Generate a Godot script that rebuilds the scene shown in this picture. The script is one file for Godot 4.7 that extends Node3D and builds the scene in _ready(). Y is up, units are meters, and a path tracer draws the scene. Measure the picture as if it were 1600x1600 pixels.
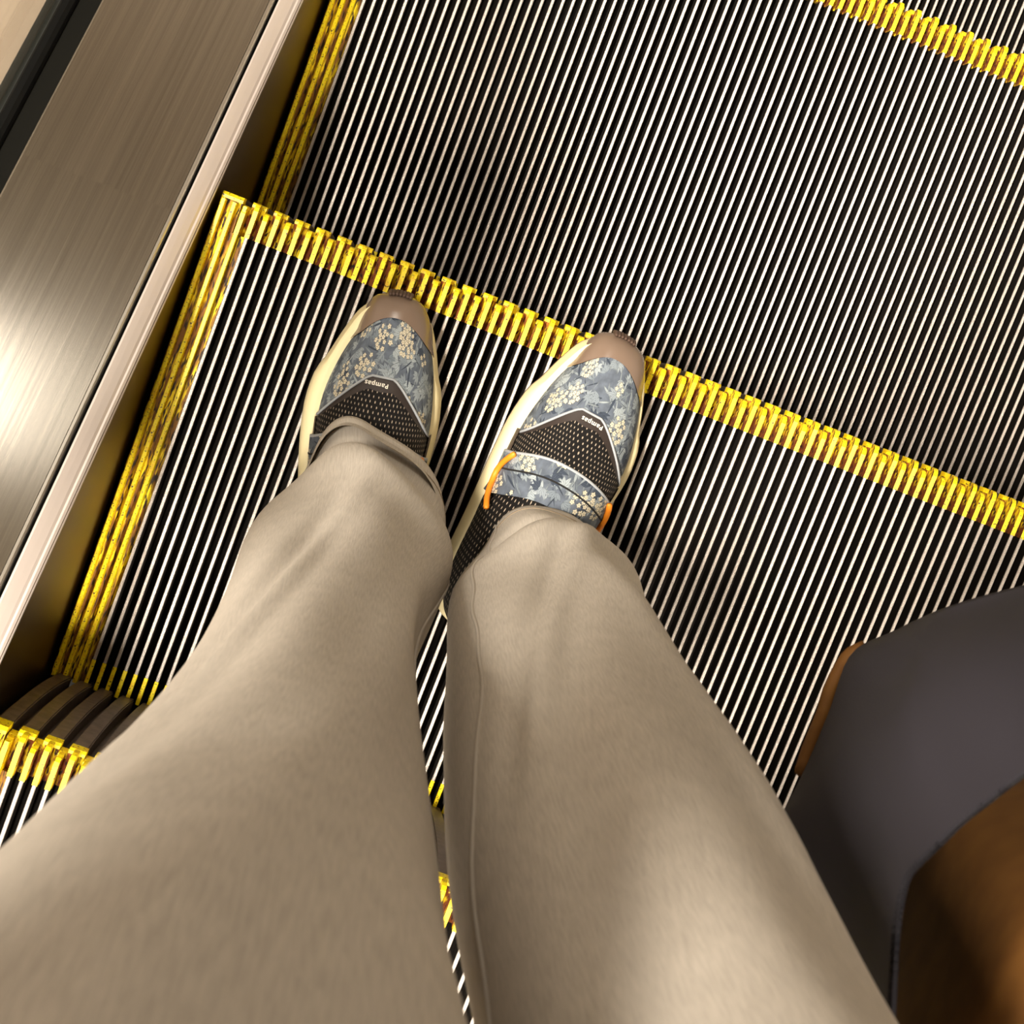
extends Node3D
# An escalator going down, looked at from above by the person who stands on it.
# x runs across the steps, -z is the way the escalator travels (down), y is up; y = 0 is the tread stood on,
# z = 0 the line where the yellow of its front edge ends.

const PITCH := 0.008          # one tread cleat to the next
const RUN := 0.350740         # nose to nose, horizontally
const RISE := 0.2025          # nose to nose, vertically
const TAN30 := 0.577350
const LAST := 99              # cleats 0..99
const WIDE := 0.792           # LAST * PITCH

var M := {}
var taken := {}
var rng := RandomNumberGenerator.new()

func _ready() -> void:
	rng.seed = 7
	set_camera()
	set_light()
	make_materials()
	build_hall()
	build_balustrades()
	build_steps()
	build_person()
	build_bag()

# ------------------------------------------------------------------ camera and light
func set_camera() -> void:
	var cam := Camera3D.new()
	cam.name = "camera"
	var right := Vector3(0.93143877, 0.04905037, -0.36057715)
	var up := -Vector3(0.35093642, 0.14102484, 0.92571898)
	var back := -Vector3(0.09625719, -0.9887902, 0.11414244)
	cam.transform = Transform3D(Basis(right, up, back), Vector3(0.15923938, 1.13815016, -0.01590171))
	var at := CameraAttributesPhysical.new()
	at.frustum_focal_length = 37.0
	at.frustum_focus_distance = 1.12
	at.exposure_aperture = 16.0
	at.frustum_near = 0.02
	at.frustum_far = 60.0
	cam.attributes = at
	cam.fov = 35.9442
	cam.near = 0.02
	cam.far = 60.0
	add_child(cam)
	cam.current = true

func set_light() -> void:
	var we := WorldEnvironment.new()
	we.name = "world_environment"
	var e := Environment.new()
	e.background_mode = Environment.BG_COLOR
	e.background_color = Color(0.02, 0.02, 0.02)
	e.tonemap_mode = Environment.TONE_MAPPER_LINEAR
	e.tonemap_exposure = 1.42
	e.sdfgi_enabled = true
	e.ssao_enabled = true
	e.ssil_enabled = true
	we.environment = e
	add_child(we)

# ------------------------------------------------------------------ nodes, names, tags
func numbered(called: String) -> String:
	if not taken.has(called):
		taken[called] = 0
		return called
	taken[called] += 1
	return "%s_%03d" % [called, taken[called]]

func tag(o: Node, label: String, category := "", group := "", kind := "") -> void:
	if label: o.set_meta("label", label)
	if category: o.set_meta("category", category)
	if group: o.set_meta("group", group)
	if kind: o.set_meta("kind", kind)

func thing(called: String, at: Vector3, label: String, category: String, group := "") -> Node3D:
	var o := Node3D.new()
	o.name = numbered(called)
	add_child(o)
	o.position = at
	tag(o, label, category, group)
	return o

func part(called: String, mesh: Mesh, parent: Node, mats: Array = [], at := Vector3.ZERO) -> MeshInstance3D:
	var o := MeshInstance3D.new()
	o.name = called if parent != self else numbered(called)
	o.mesh = mesh
	for i in mats.size():
		mesh.surface_set_material(i, mats[i])
	o.position = at
	parent.add_child(o, true)
	return o

# ------------------------------------------------------------------ mesh helpers
class Geo:
	var v := PackedVector3Array()
	var n := PackedVector3Array()
	var t := PackedVector2Array()
	var i := PackedInt32Array()
	func tri(a: Vector3, b: Vector3, c: Vector3, ua := Vector2.ZERO, ub := Vector2.ZERO, uc := Vector2.ZERO) -> void:
		var nn := (c - a).cross(b - a).normalized()
		var k := v.size()
		v.append_array([a, b, c]); n.append_array([nn, nn, nn]); t.append_array([ua, ub, uc]); i.append_array([k, k + 1, k + 2])
	func quad(a: Vector3, b: Vector3, c: Vector3, d: Vector3, ua := Vector2(0, 0), ub := Vector2(1, 0), uc := Vector2(1, 1), ud := Vector2(0, 1)) -> void:
		tri(a, b, c, ua, ub, uc); tri(a, c, d, ua, uc, ud)
	# poly lies in two of the axes and is pushed along the third; counter-clockwise as seen against the push
	func box(lo: Vector3, hi: Vector3) -> void:
		var a := lo
		var b := hi
		quad(Vector3(a.x, b.y, a.z), Vector3(b.x, b.y, a.z), Vector3(b.x, b.y, b.z), Vector3(a.x, b.y, b.z))
		quad(Vector3(a.x, a.y, b.z), Vector3(b.x, a.y, b.z), Vector3(b.x, a.y, a.z), Vector3(a.x, a.y, a.z))
		quad(Vector3(a.x, b.y, b.z), Vector3(b.x, b.y, b.z), Vector3(b.x, a.y, b.z), Vector3(a.x, a.y, b.z))
		quad(Vector3(b.x, b.y, a.z), Vector3(a.x, b.y, a.z), Vector3(a.x, a.y, a.z), Vector3(b.x, a.y, a.z))
		quad(Vector3(b.x, b.y, b.z), Vector3(b.x, b.y, a.z), Vector3(b.x, a.y, a.z), Vector3(b.x, a.y, b.z))
		quad(Vector3(a.x, b.y, a.z), Vector3(a.x, b.y, b.z), Vector3(a.x, a.y, b.z), Vector3(a.x, a.y, a.z))
	func arrays() -> Array:
		var a := []
		a.resize(Mesh.ARRAY_MAX)
		a[Mesh.ARRAY_VERTEX] = v; a[Mesh.ARRAY_NORMAL] = n; a[Mesh.ARRAY_TEX_UV] = t; a[Mesh.ARRAY_INDEX] = i
		return a

func commit(geos: Array) -> ArrayMesh:
	var m := ArrayMesh.new()
	for g in geos:
		m.add_surface_from_arrays(Mesh.PRIMITIVE_TRIANGLES, g.arrays())
	return m

# side profile in (z, y), clockwise or not, made solid between x0 and x1
func side_prism(g: Geo, prof: Array, x0: float, x1: float) -> void:
	var pts := PackedVector2Array(prof)
	if Geometry2D.is_polygon_clockwise(pts):
		pts.reverse()
	var n := pts.size()
	var run := 0.0
	for k in n:
		var a := pts[k]
		var b := pts[(k + 1) % n]
		var d := a.distance_to(b)
		g.quad(Vector3(x0, a.y, a.x), Vector3(x1, a.y, a.x), Vector3(x1, b.y, b.x), Vector3(x0, b.y, b.x), Vector2(x0, run) * 100, Vector2(x1, run) * 100, Vector2(x1, run + d) * 100, Vector2(x0, run + d) * 100)
		run += d
	var idx := Geometry2D.triangulate_polygon(pts)
	for k in range(0, idx.size(), 3):
		var a := pts[idx[k]]
		var b := pts[idx[k + 1]]
		var c := pts[idx[k + 2]]
		if (b - a).cross(c - a) < 0.0:
			var s := b
			b = c
			c = s
		g.tri(Vector3(x1, a.y, a.x), Vector3(x1, b.y, b.x), Vector3(x1, c.y, c.x))
		g.tri(Vector3(x0, a.y, a.x), Vector3(x0, c.y, c.x), Vector3(x0, b.y, b.x))
	fix(g)

# turns every triangle so that it faces away from the middle of what was added is not possible for hollow shapes; profiles are wound, so only the normals are refreshed
func fix(_g: Geo) -> void:
	pass

# cross profile in (x, h), pushed along the incline (rise TAN30 per metre of z) from z0 to z1
func incline_prism(g: Geo, prof: Array, z0: float, z1: float, slope := TAN30) -> void:
	var pts := PackedVector2Array(prof)
	if not Geometry2D.is_polygon_clockwise(pts):
		pts.reverse()
	var n := pts.size()
	var run := 0.0
	for k in n:
		var a := pts[k]
		var b := pts[(k + 1) % n]
		var d := a.distance_to(b)
		var A0 := Vector3(a.x, a.y + slope * z0, z0)
		var B0 := Vector3(b.x, b.y + slope * z0, z0)
		var A1 := Vector3(a.x, a.y + slope * z1, z1)
		var B1 := Vector3(b.x, b.y + slope * z1, z1)
		g.quad(A0, B0, B1, A1, Vector2(run, z0), Vector2(run + d, z0), Vector2(run + d, z1), Vector2(run, z1))
		run += d
	var idx := Geometry2D.triangulate_polygon(pts)
	for k in range(0, idx.size(), 3):
		var a := pts[idx[k]]
		var b := pts[idx[k + 1]]
		var c := pts[idx[k + 2]]
		if (b - a).cross(c - a) > 0.0:
			var s := b
			b = c
			c = s
		g.tri(Vector3(a.x, a.y + slope * z1, z1), Vector3(b.x, b.y + slope * z1, z1), Vector3(c.x, c.y + slope * z1, z1))
		g.tri(Vector3(a.x, a.y + slope * z0, z0), Vector3(c.x, c.y + slope * z0, z0), Vector3(b.x, b.y + slope * z0, z0))

# a smooth surface from rows of points; closed joins the last column to the first
func sheet(rows: Array, closed := false, uvs: Array = [], flip := false) -> Geo:
	var g := Geo.new()
	var nr := rows.size()
	var nc: int = rows[0].size()
	for r in nr:
		for c in nc:
			g.v.append(rows[r][c])
			g.t.append(uvs[r][c] if uvs else Vector2(float(c) / (nc - 1), float(r) / (nr - 1)))
	g.n.resize(nr * nc)
	for r in nr:
		for c in nc:
			var c0 := c - 1
			var c1 := c + 1
			if closed:
				c0 = (c - 1 + nc - 1) % (nc - 1)
				c1 = (c + 1) % (nc - 1)
			var du: Vector3 = rows[r][clampi(c1, 0, nc - 1)] - rows[r][clampi(c0, 0, nc - 1)]
			var dv: Vector3 = rows[mini(r + 1, nr - 1)][c] - rows[maxi(r - 1, 0)][c]
			var nn := du.cross(dv)
			if nn.length_squared() < 1e-18:
				nn = Vector3.UP
			g.n[r * nc + c] = -nn.normalized() if flip else nn.normalized()
	for r in nr - 1:
		for c in nc - 1:
			var a := r * nc + c
			var b := a + 1
			var d := a + nc
			var e := d + 1
			if flip:
				g.i.append_array([a, b, e, a, e, d])
			else:
				g.i.append_array([a, e, b, a, d, e])
	return g

# a round tube along a path
func tube(path: Array, radii: Array, sides := 10, caps := true) -> Geo:
	var rows := []
	var n := path.size()
	var side := Vector3.ZERO
	for k in n:
		var d: Vector3 = (path[mini(k + 1, n - 1)] - path[maxi(k - 1, 0)]).normalized()
		if k == 0:
			side = d.cross(Vector3.UP if absf(d.y) < 0.9 else Vector3.RIGHT).normalized()
		else:
			side = (side - d * side.dot(d)).normalized()
		var other := d.cross(side)
		var row := []
		for s in sides + 1:
			var t := TAU * s / sides
			row.append(path[k] + (side * cos(t) + other * sin(t)) * radii[k])
		rows.append(row)
	if caps:
		var first := []
		var last := []
		for s in sides + 1:
			first.append(path[0])
			last.append(path[n - 1])
		rows.push_front(first)
		rows.push_back(last)
	return sheet(rows, true)

# ------------------------------------------------------------------ materials
func flat(c: Color, rough := 0.6, metal := 0.0, spec := 0.5) -> StandardMaterial3D:
	var m := StandardMaterial3D.new()
	m.albedo_color = c
	m.roughness = rough
	m.metallic = metal
	m.metallic_specular = spec
	return m

func noise(freq: float, sd: int, octaves := 4) -> FastNoiseLite:
	var f := FastNoiseLite.new()
	f.seed = sd
	f.noise_type = FastNoiseLite.TYPE_SIMPLEX_SMOOTH
	f.frequency = freq
	f.fractal_octaves = octaves
	return f

func picture(size: int, at: Callable) -> ImageTexture:
	var im := Image.create(size, size, false, Image.FORMAT_RGB8)
	for y in size:
		for x in size:
			im.set_pixel(x, y, at.call(x, y))
	return ImageTexture.create_from_image(im)

func triplanar(m: StandardMaterial3D, scale: float) -> StandardMaterial3D:
	m.uv1_triplanar = true
	m.uv1_world_triplanar = true
	m.uv1_scale = Vector3.ONE * scale
	return m

func seamless(freq: float, sd: int, size: int, octaves := 4) -> Image:
	var im := noise(freq, sd, octaves).get_seamless_image(size, size)
	im.convert(Image.FORMAT_L8)
	return im

func make_materials() -> void:
	# yellow paint of the step edges: clean, worn with dark specks, and grimed down in the grooves
	var n1 := seamless(0.02, 3, 256)
	var n2 := seamless(0.06, 11, 256)
	var worn := picture(256, func(x, y):
		var a := n1.get_pixel(x, y).r
		var b := n2.get_pixel(x, y).r
		var c := Color(1.0, 0.90, 0.04).lerp(Color(0.97, 0.80, 0.03), smoothstep(0.45, 0.75, a))
		return c.lerp(Color(0.25, 0.15, 0.03), smoothstep(0.74, 0.84, b)))
	M.yellow = triplanar(flat(Color.WHITE, 0.42), 24.0)
	M.yellow.albedo_texture = worn
	# brown grease and heel rubber caked on the same paint
	var grime := picture(256, func(x, y):
		var a := n1.get_pixel(x, y).r
		var b := n2.get_pixel(x, y).r
		var c := Color(1.0, 0.88, 0.04).lerp(Color(0.52, 0.26, 0.03), smoothstep(0.28, 0.58, a))
		return c.lerp(Color(0.16, 0.07, 0.02), smoothstep(0.58, 0.78, b)))
	M.grime = triplanar(flat(Color.WHITE, 0.8), 9.0)
	M.grime.albedo_texture = grime
	M.grime.uv1_scale = Vector3(26, 14, 9)
	var side := picture(256, func(x, y):
		var a := n1.get_pixel(x, y).r
		var b := n2.get_pixel(x, y).r
		var c := Color(1.0, 0.88, 0.04).lerp(Color(0.52, 0.34, 0.06), smoothstep(0.25, 0.58, a))
		return c.lerp(Color(0.14, 0.08, 0.03), smoothstep(0.54, 0.72, b)))
	M.side_yellow = triplanar(flat(Color.WHITE, 0.7), 7.0)
	M.side_yellow.albedo_texture = side
	M.side_yellow.uv1_scale = Vector3(30, 20, 5)
	# treads: black coat in the grooves, bare rubbed metal on top of the cleats
	M.black_coat = flat(Color(0.13, 0.114, 0.10), 0.7, 0.0, 0.2)
	var fine := seamless(0.12, 21, 256, 3)
	M.bare = triplanar(flat(Color.WHITE, 0.45, 0.75), 60.0)
	M.bare.albedo_texture = picture(256, func(x, y):
		var a := fine.get_pixel(x, y).r
		return Color(0.82, 0.785, 0.75).lerp(Color(0.48, 0.44, 0.41), smoothstep(0.48, 0.82, a)))
	M.bare.heightmap_enabled = true
	M.bare.heightmap_texture = ImageTexture.create_from_image(fine)
	M.bare.heightmap_scale = 0.02
	var dusty := seamless(0.03, 31, 256)
	M.riser = triplanar(flat(Color.WHITE, 0.45, 0.35), 12.0)
	M.riser.albedo_texture = picture(256, func(x, y):
		return Color(0.47, 0.41, 0.365).lerp(Color(0.35, 0.295, 0.26), dusty.get_pixel(x, y).r))
	# brushed stainless steel, hairlines along the incline
	var line := noise(0.5, 41, 3)
	var broad := noise(0.03, 42, 3)
	var brushed := picture(512, func(x, y):
		var k := line.get_noise_2d(x * 1.0, y * 0.02) * 0.5 + broad.get_noise_2d(x * 1.0, y * 0.05) * 0.5
		var g := clampf(0.79 + 0.12 * k, 0, 1)
		return Color(g, g * 0.975, g * 0.93))
	M.brushed = flat(Color.WHITE, 0.19, 1.0)
	M.brushed.albedo_texture = brushed
	M.brushed.uv1_scale = Vector3(11, 1.6, 1)
	M.brushed.roughness_texture = picture(512, func(x, y):
		var k := line.get_noise_2d(x * 1.0 + 300, y * 0.02)
		var g := clampf(0.9 + 0.25 * k, 0, 1)
		return Color(g, g, g))
	M.brushed.anisotropy_enabled = true
	M.brushed.anisotropy = 0.7
	M.trim = flat(Color(0.93, 0.88, 0.85), 0.36, 0.35)
	M.bead = flat(Color(0.92, 0.90, 0.86), 0.3, 1.0)
	M.skirt = flat(Color(0.40, 0.305, 0.165), 0.34, 1.0)
	M.rubber = flat(Color(0.035, 0.037, 0.032), 0.65, 0.0, 0.3)
	M.ledge = flat(Color(0.085, 0.083, 0.068), 0.75, 0.0, 0.25)
	M.cream = flat(Color(0.55, 0.485, 0.41), 0.12, 0.0, 0.5)
	M.glass = flat(Color(0.93, 0.97, 0.94, 0.06), 0.02)
	M.glass.transparency = BaseMaterial3D.TRANSPARENCY_ALPHA
	M.wall = flat(Color(0.86, 0.82, 0.77), 0.8)
	M.ceiling = flat(Color(0.85, 0.84, 0.81), 0.9)
	M.floor = flat(Color(0.40, 0.37, 0.34), 0.35)
	M.cladding = flat(Color(0.62, 0.60, 0.57), 0.4, 0.6)
	# linen of the trousers: slubs run down the leg
	var slub := noise(0.35, 51, 3)
	var weft := noise(0.35, 52, 3)
	var cloud := noise(0.012, 53, 3)
	var S := 512
	M.linen = flat(Color.WHITE, 0.9, 0.0, 0.3)
	var lin := func(x: float, y: float) -> float:
		return slub.get_noise_2d(x, y * 0.05) * 0.65 + weft.get_noise_2d(x * 0.3, y) * 0.14
	var linen_at := func(x, y):
		# blended at the borders so that the cloth repeats without a seam
		var fx := float(x) / S
		var k: float = lerpf(lin.call(x, y), lin.call(x - S, y), smoothstep(0.8, 1.0, fx))
		var c := cloud.get_noise_2d(absf(x - S * 0.5), absf(y - S * 0.5))
		return Color(0.69, 0.655, 0.61) * (1.0 + 0.15 * k + 0.02 * c)
	M.linen.albedo_texture = picture(S, linen_at)
	M.linen.uv1_scale = Vector3(3, 1, 1)
	M.linen.heightmap_enabled = true
	M.linen.heightmap_texture = picture(S, func(x, y):
		var g: float = clampf(0.5 + 0.5 * lin.call(x, y), 0, 1)
		return Color(g, g, g))
	M.linen.heightmap_scale = 0.012
	M.stitch = flat(Color(0.50, 0.44, 0.36), 0.9)
	# shoes
	M.sole = flat(Color(0.90, 0.84, 0.66), 0.55)
	M.outsole = flat(Color(0.30, 0.22, 0.17), 0.7)
	M.toe_cap = flat(Color(0.46, 0.385, 0.33), 0.27, 0.0, 0.6)
	M.floral = flat(Color(0.88, 0.89, 0.90), 0.75, 0.0, 0.35)
	M.floral.albedo_texture = floral(5)
	M.floral_two = flat(Color(0.88, 0.89, 0.90), 0.75, 0.0, 0.35)
	M.floral_two.albedo_texture = floral(12)
	M.knit = flat(Color.WHITE, 0.8, 0.0, 0.35)
	M.knit.albedo_texture = picture(256, func(x, y):
		var row := int(y / 16)
		var px := fposmod(x + (8 if row % 2 else 0), 16.0)
		var py := fposmod(y, 16.0)
		var odd := fine.get_pixel(int(x / 8) * 8, row * 16).r
		var d := Vector2((px - 8.0) / (1.3 + 1.6 * odd), (py - 8.0) / (3.0 + 4.0 * odd)).length()
		var base := Color(0.06, 0.05, 0.043) * (1.0 + 0.25 * slub.get_noise_2d(x, y))
		return base.lerp(Color(0.70, 0.63, 0.55), 1.0 - smoothstep(0.6, 1.1, d)))
	M.knit.uv1_scale = Vector3(0.8, 0.7, 1)
	M.band = flat(Color(0.17, 0.13, 0.11), 0.55)
	M.piping = flat(Color(0.62, 0.63, 0.64), 0.7)
	M.tab = flat(Color(0.27, 0.21, 0.18), 0.6)
	M.orange = flat(Color(0.90, 0.52, 0.10), 0.55)
	M.print_white = flat(Color(0.88, 0.86, 0.80), 0.7)
	M.black_knit = flat(Color(0.05, 0.047, 0.045), 0.85)
	# bag, jacket, body
	M.navy = flat(Color(0.16, 0.148, 0.172), 0.8, 0.0, 0.35)
	M.navy.heightmap_enabled = true
	M.navy.heightmap_texture = ImageTexture.create_from_image(seamless(0.2, 61, 256, 2))
	M.navy.heightmap_scale = 0.01
	M.navy.uv1_scale = Vector3(6, 6, 1)
	M.leather = flat(Color.WHITE, 0.75, 0.0, 0.3)
	var hide := seamless(0.05, 71, 256)
	M.leather.albedo_texture = picture(256, func(x, y):
		return Color(0.40, 0.265, 0.105).lerp(Color(0.33, 0.205, 0.075), hide.get_pixel(x, y).r))
	M.leather = triplanar(M.leather, 4.0)
	M.sweater = flat(Color(0.45, 0.40, 0.34), 0.9)
	M.skin = flat(Color(0.80, 0.62, 0.50), 0.55)
	M.hair = flat(Color(0.07, 0.05, 0.04), 0.5)
	M.phone = flat(Color(0.03, 0.03, 0.035), 0.2)
	M.glass_black = flat(Color(0.01, 0.01, 0.012), 0.06)

# ---- printed cloth: pale leaves and clusters of cream flowers on slate blue
func floral(sd: int) -> ImageTexture:
	var r := RandomNumberGenerator.new()
	r.seed = sd
	var size := 640
	var im := Image.create(size, size, false, Image.FORMAT_RGB8)
	var n := noise(0.02, sd, 4)
	for y in size:
		for x in size:
			im.set_pixel(x, y, Color(0.39, 0.415, 0.455) * (1.0 + 0.16 * n.get_noise_2d(x, y)))
	for k in 420:
		var at := Vector2(r.randf() * size, r.randf() * size)
		var dir := r.randf() * TAU
		var tone := r.randf()
		var fill := Color(0.46, 0.495, 0.53).lerp(Color(0.71, 0.735, 0.735), tone)
		if tone < 0.18:
			fill = Color(0.27, 0.30, 0.35)
		if k % 3 == 0:
			for j in [-0.95, -0.5, 0.0, 0.5, 0.95]:
				leaf(im, at, dir + j, r.randf_range(40, 62) * (1.0 - 0.25 * absf(j)), r.randf_range(6.0, 9.0), fill)
		else:
			leaf(im, at, dir, r.randf_range(45, 100), r.randf_range(2.0, 6.0), fill)
	for k in 16:
		var at := Vector2(r.randf() * size, r.randf() * size)
		var big := k % 3 != 2
		for j in (15 if big else 4):
			var ring := 0.0 if j == 0 else (22.0 if j < 6 else 45.0)
			var f := at + Vector2.from_angle(j * 2.4) * ring * r.randf_range(0.85, 1.1)
			if not big: f = at + Vector2.from_angle(j * 1.6 + k) * 19.0
			blossom(im, f, r.randf_range(11.0, 14.0), r.randf() * TAU, 5)
	return ImageTexture.create_from_image(im)

func leaf(im: Image, at: Vector2, dir: float, long: float, wide: float, c: Color) -> void:
	var d := Vector2.from_angle(dir)
	var w := im.get_width()
	var e := at + d * long
	for y in range(int(minf(at.y, e.y) - wide), int(maxf(at.y, e.y) + wide) + 1):
		for x in range(int(minf(at.x, e.x) - wide), int(maxf(at.x, e.x) + wide) + 1):
			var p := Vector2(x, y) - at
			var s := p.dot(d) / long
			if s < 0.0 or s > 1.0: continue
			var across := absf(p.cross(d))
			var half := wide * sin(PI * pow(s, 0.75))
			if across > half: continue
			var edge := across > half - 1.2 or across < 0.6
			im.set_pixel(posmod(x, w), posmod(y, w), c.darkened(0.28) if edge else c)

func blossom(im: Image, at: Vector2, rad: float, turn: float, petals: int) -> void:
	var w := im.get_width()
	for y in range(int(at.y - rad), int(at.y + rad) + 1):
		for x in range(int(at.x - rad), int(at.x + rad) + 1):
			var p := Vector2(x, y) - at
			var l := p.length() / rad
			var lobe := 0.62 + 0.38 * absf(cos((p.angle() + turn) * petals * 0.5))
			if l > lobe: continue
			var c := Color(0.88, 0.83, 0.72)
			if l > lobe - 0.13: c = Color(0.36, 0.34, 0.31)
			if l < 0.16: c = Color(0.50, 0.42, 0.28)
			im.set_pixel(posmod(x, w), posmod(y, w), c)

# ------------------------------------------------------------------ the hall
func slab(called: String, lo: Vector3, hi: Vector3, m: Material, label: String) -> void:
	var g := Geo.new()
	g.box(lo, hi)
	var o := part(called, commit([g]), self, [m])
	tag(o, label, called.get_slice("_", 0), "", "structure")

func build_hall() -> void:
	slab("floor", Vector3(-4.2, -3.2, -8.2), Vector3(6.2, -3.0, 7.2), M.floor, "polished grey floor of the lower hall")
	slab("ceiling", Vector3(-4.2, 3.6, -8.2), Vector3(6.2, 3.8, 7.2), M.ceiling, "flat white ceiling above the escalator")
	slab("wall_left", Vector3(-4.2, -3.0, -8.0), Vector3(-4.0, 3.6, 7.0), M.wall, "cream wall beyond the steel balustrade")
	slab("wall_right", Vector3(6.0, -3.0, -8.0), Vector3(6.2, 3.6, 7.0), M.wall, "cream wall on the far side of the hall")
	slab("wall_front", Vector3(-4.2, -3.0, -8.2), Vector3(6.2, 3.6, -8.0), M.wall, "cream wall at the foot of the escalator")
	slab("wall_back", Vector3(-4.2, -3.0, 7.0), Vector3(6.2, 3.6, 7.2), M.wall, "cream wall at the head of the escalator")
	for a in [[Vector3(-0.95, 3.58, 0.16), 0.3, 0.6, 30.0, "ceiling light over the steel decking side"],
			[Vector3(1.75, 3.58, 0.85), 0.3, 0.6, 17.0, "ceiling light over the bag side"],
			[Vector3(-0.95, 3.58, -4.6), 0.3, 2.4, 8.0, "long ceiling light above the foot of the escalator"],
			[Vector3(3.9, 3.58, -4.6), 0.3, 0.8, 1.1, "short ceiling light out over the hall"],
			[Vector3(-0.3, 3.58, 2.2), 0.3, 1.2, 10.0, "long ceiling light above the head of the escalator"]]:
		lamp(a[0], a[1], a[2], a[3], a[4])

func lamp(at: Vector3, w: float, l: float, energy: float, label: String) -> void:
	var o := thing("ceiling_light", at, label, "ceiling light", "ceiling lights")
	var g := Geo.new()
	g.box(Vector3(-w / 2 - 0.02, -0.01, -l / 2 - 0.02), Vector3(w / 2 + 0.02, 0.02, l / 2 + 0.02))
	part("housing", commit([g]), o, [M.ceiling])
	var d := Geo.new()
	d.box(Vector3(-w / 2, -0.022, -l / 2), Vector3(w / 2, -0.0101, l / 2))
	var glow := flat(Color(0.95, 0.95, 0.92), 0.5)
	glow.emission_enabled = true
	glow.emission = Color(1.0, 0.95, 0.86)
	glow.emission_energy_multiplier = 2.5
	part("diffuser", commit([d]), o, [glow])
	var light := AreaLight3D.new()
	light.name = "panel_light"
	light.area_size = Vector2(w, l)
	light.light_color = Color(1.0, 0.965, 0.91)
	light.light_energy = energy
	light.area_range = 20.0
	light.shadow_enabled = true
	o.add_child(light)
	light.position = Vector3(0, -0.03, 0)
	light.rotation = Vector3(-PI / 2, 0, 0)

# ------------------------------------------------------------------ balustrades
func build_balustrades() -> void:
	var z0 := -2.3
	var z1 := 2.1
	for far in [false, true]:
		var who := "far balustrade" if far else "balustrade"
		var o := thing("escalator_balustrade", Vector3.ZERO, "glass escalator balustrade with bright metal trim %s" % ("on the bag side of the steps" if far else "and broad brushed steel decking beside the sneakers"), "balustrade")
		var rail := thing("handrail", Vector3.ZERO, "black rubber handrail on top of the %s" % ("balustrade on the bag side" if far else "balustrade beside the sneakers"), "handrail")
		var put := func(called: String, prof: Array, m: Material, where: Node):
			var p := []
			for q in prof:
				p.append(Vector2(WIDE - q.x, q.y) if far else q)
			var g := Geo.new()
			incline_prism(g, p, z0, z1)
			return part(called, commit([g]), where, [m])
		put.call("skirt_panel", [Vector2(-0.0065, 0.022), Vector2(-0.0065, -0.33), Vector2(-0.0105, -0.33), Vector2(-0.0105, 0.022)], M.skirt, o)
		put.call("skirt_trim", [Vector2(-0.0060, 0.0170), Vector2(-0.0060, 0.0205), Vector2(-0.0070, 0.0222), Vector2(-0.0082, 0.0246), Vector2(-0.0094, 0.0253), Vector2(-0.0108, 0.0284), Vector2(-0.0145, 0.0340), Vector2(-0.0178, 0.0385), Vector2(-0.0190, 0.0390), Vector2(-0.0190, 0.0100), Vector2(-0.0110, 0.0100), Vector2(-0.0110, 0.0170)], M.trim, o)
		put.call("trim_gap", [Vector2(-0.0191, 0.0360), Vector2(-0.0210, 0.0360), Vector2(-0.0210, 0.0100), Vector2(-0.0191, 0.0100)], M.rubber, o)
		put.call("edge_bead", [Vector2(-0.0211, 0.0380), Vector2(-0.0211, 0.0425), Vector2(-0.0220, 0.0442), Vector2(-0.0236, 0.0450), Vector2(-0.0240, 0.0440), Vector2(-0.0240, 0.0380)], M.bead, o)
		put.call("decking_panel", [Vector2(-0.0241, 0.0446), Vector2(-0.1140, 0.0966), Vector2(-0.1150, 0.0964), Vector2(-0.1150, 0.0900), Vector2(-0.0241, 0.0380)], M.brushed, o)
		put.call("ledge_strip", [Vector2(-0.1151, 0.0930), Vector2(-0.1290, 0.0930), Vector2(-0.1290, 0.0800), Vector2(-0.1151, 0.0800)], M.ledge, o)
		put.call("rubber_gasket", [Vector2(-0.1291, 0.0800), Vector2(-0.1291, 0.0950), Vector2(-0.1300, 0.0985), Vector2(-0.1325, 0.1010), Vector2(-0.1365, 0.1015), Vector2(-0.1379, 0.1000), Vector2(-0.1379, 0.0800)], M.rubber, o)
		put.call("glass_panel", [Vector2(-0.1380, 0.0780), Vector2(-0.1380, 0.8700), Vector2(-0.1480, 0.8700), Vector2(-0.1480, 0.0780)], M.glass, o)
		put.call("outer_decking", [Vector2(-0.1481, 0.0930), Vector2(-0.4200, 0.0930), Vector2(-0.4200, -0.4200), Vector2(-0.4000, -0.4200), Vector2(-0.4000, 0.0750), Vector2(-0.1481, 0.0750)], M.cream, o)
		put.call("handrail_belt", [Vector2(-0.1200, 0.8800), Vector2(-0.1130, 0.8880), Vector2(-0.1130, 0.9000), Vector2(-0.1200, 0.9090), Vector2(-0.1480, 0.9120), Vector2(-0.1760, 0.9090), Vector2(-0.1830, 0.9000), Vector2(-0.1830, 0.8880), Vector2(-0.1760, 0.8800), Vector2(-0.1480, 0.8720)], M.rubber, rail)
	var g := Geo.new()
	incline_prism(g, [Vector2(-0.4, -0.40), Vector2(WIDE + 0.4, -0.40), Vector2(WIDE + 0.4, -0.42), Vector2(-0.4, -0.42)], z0, z1)
	var s := part("escalator_soffit", commit([g]), self, [M.cladding])
	tag(s, "grey metal soffit closing the escalator from below", "soffit", "", "structure")

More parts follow.
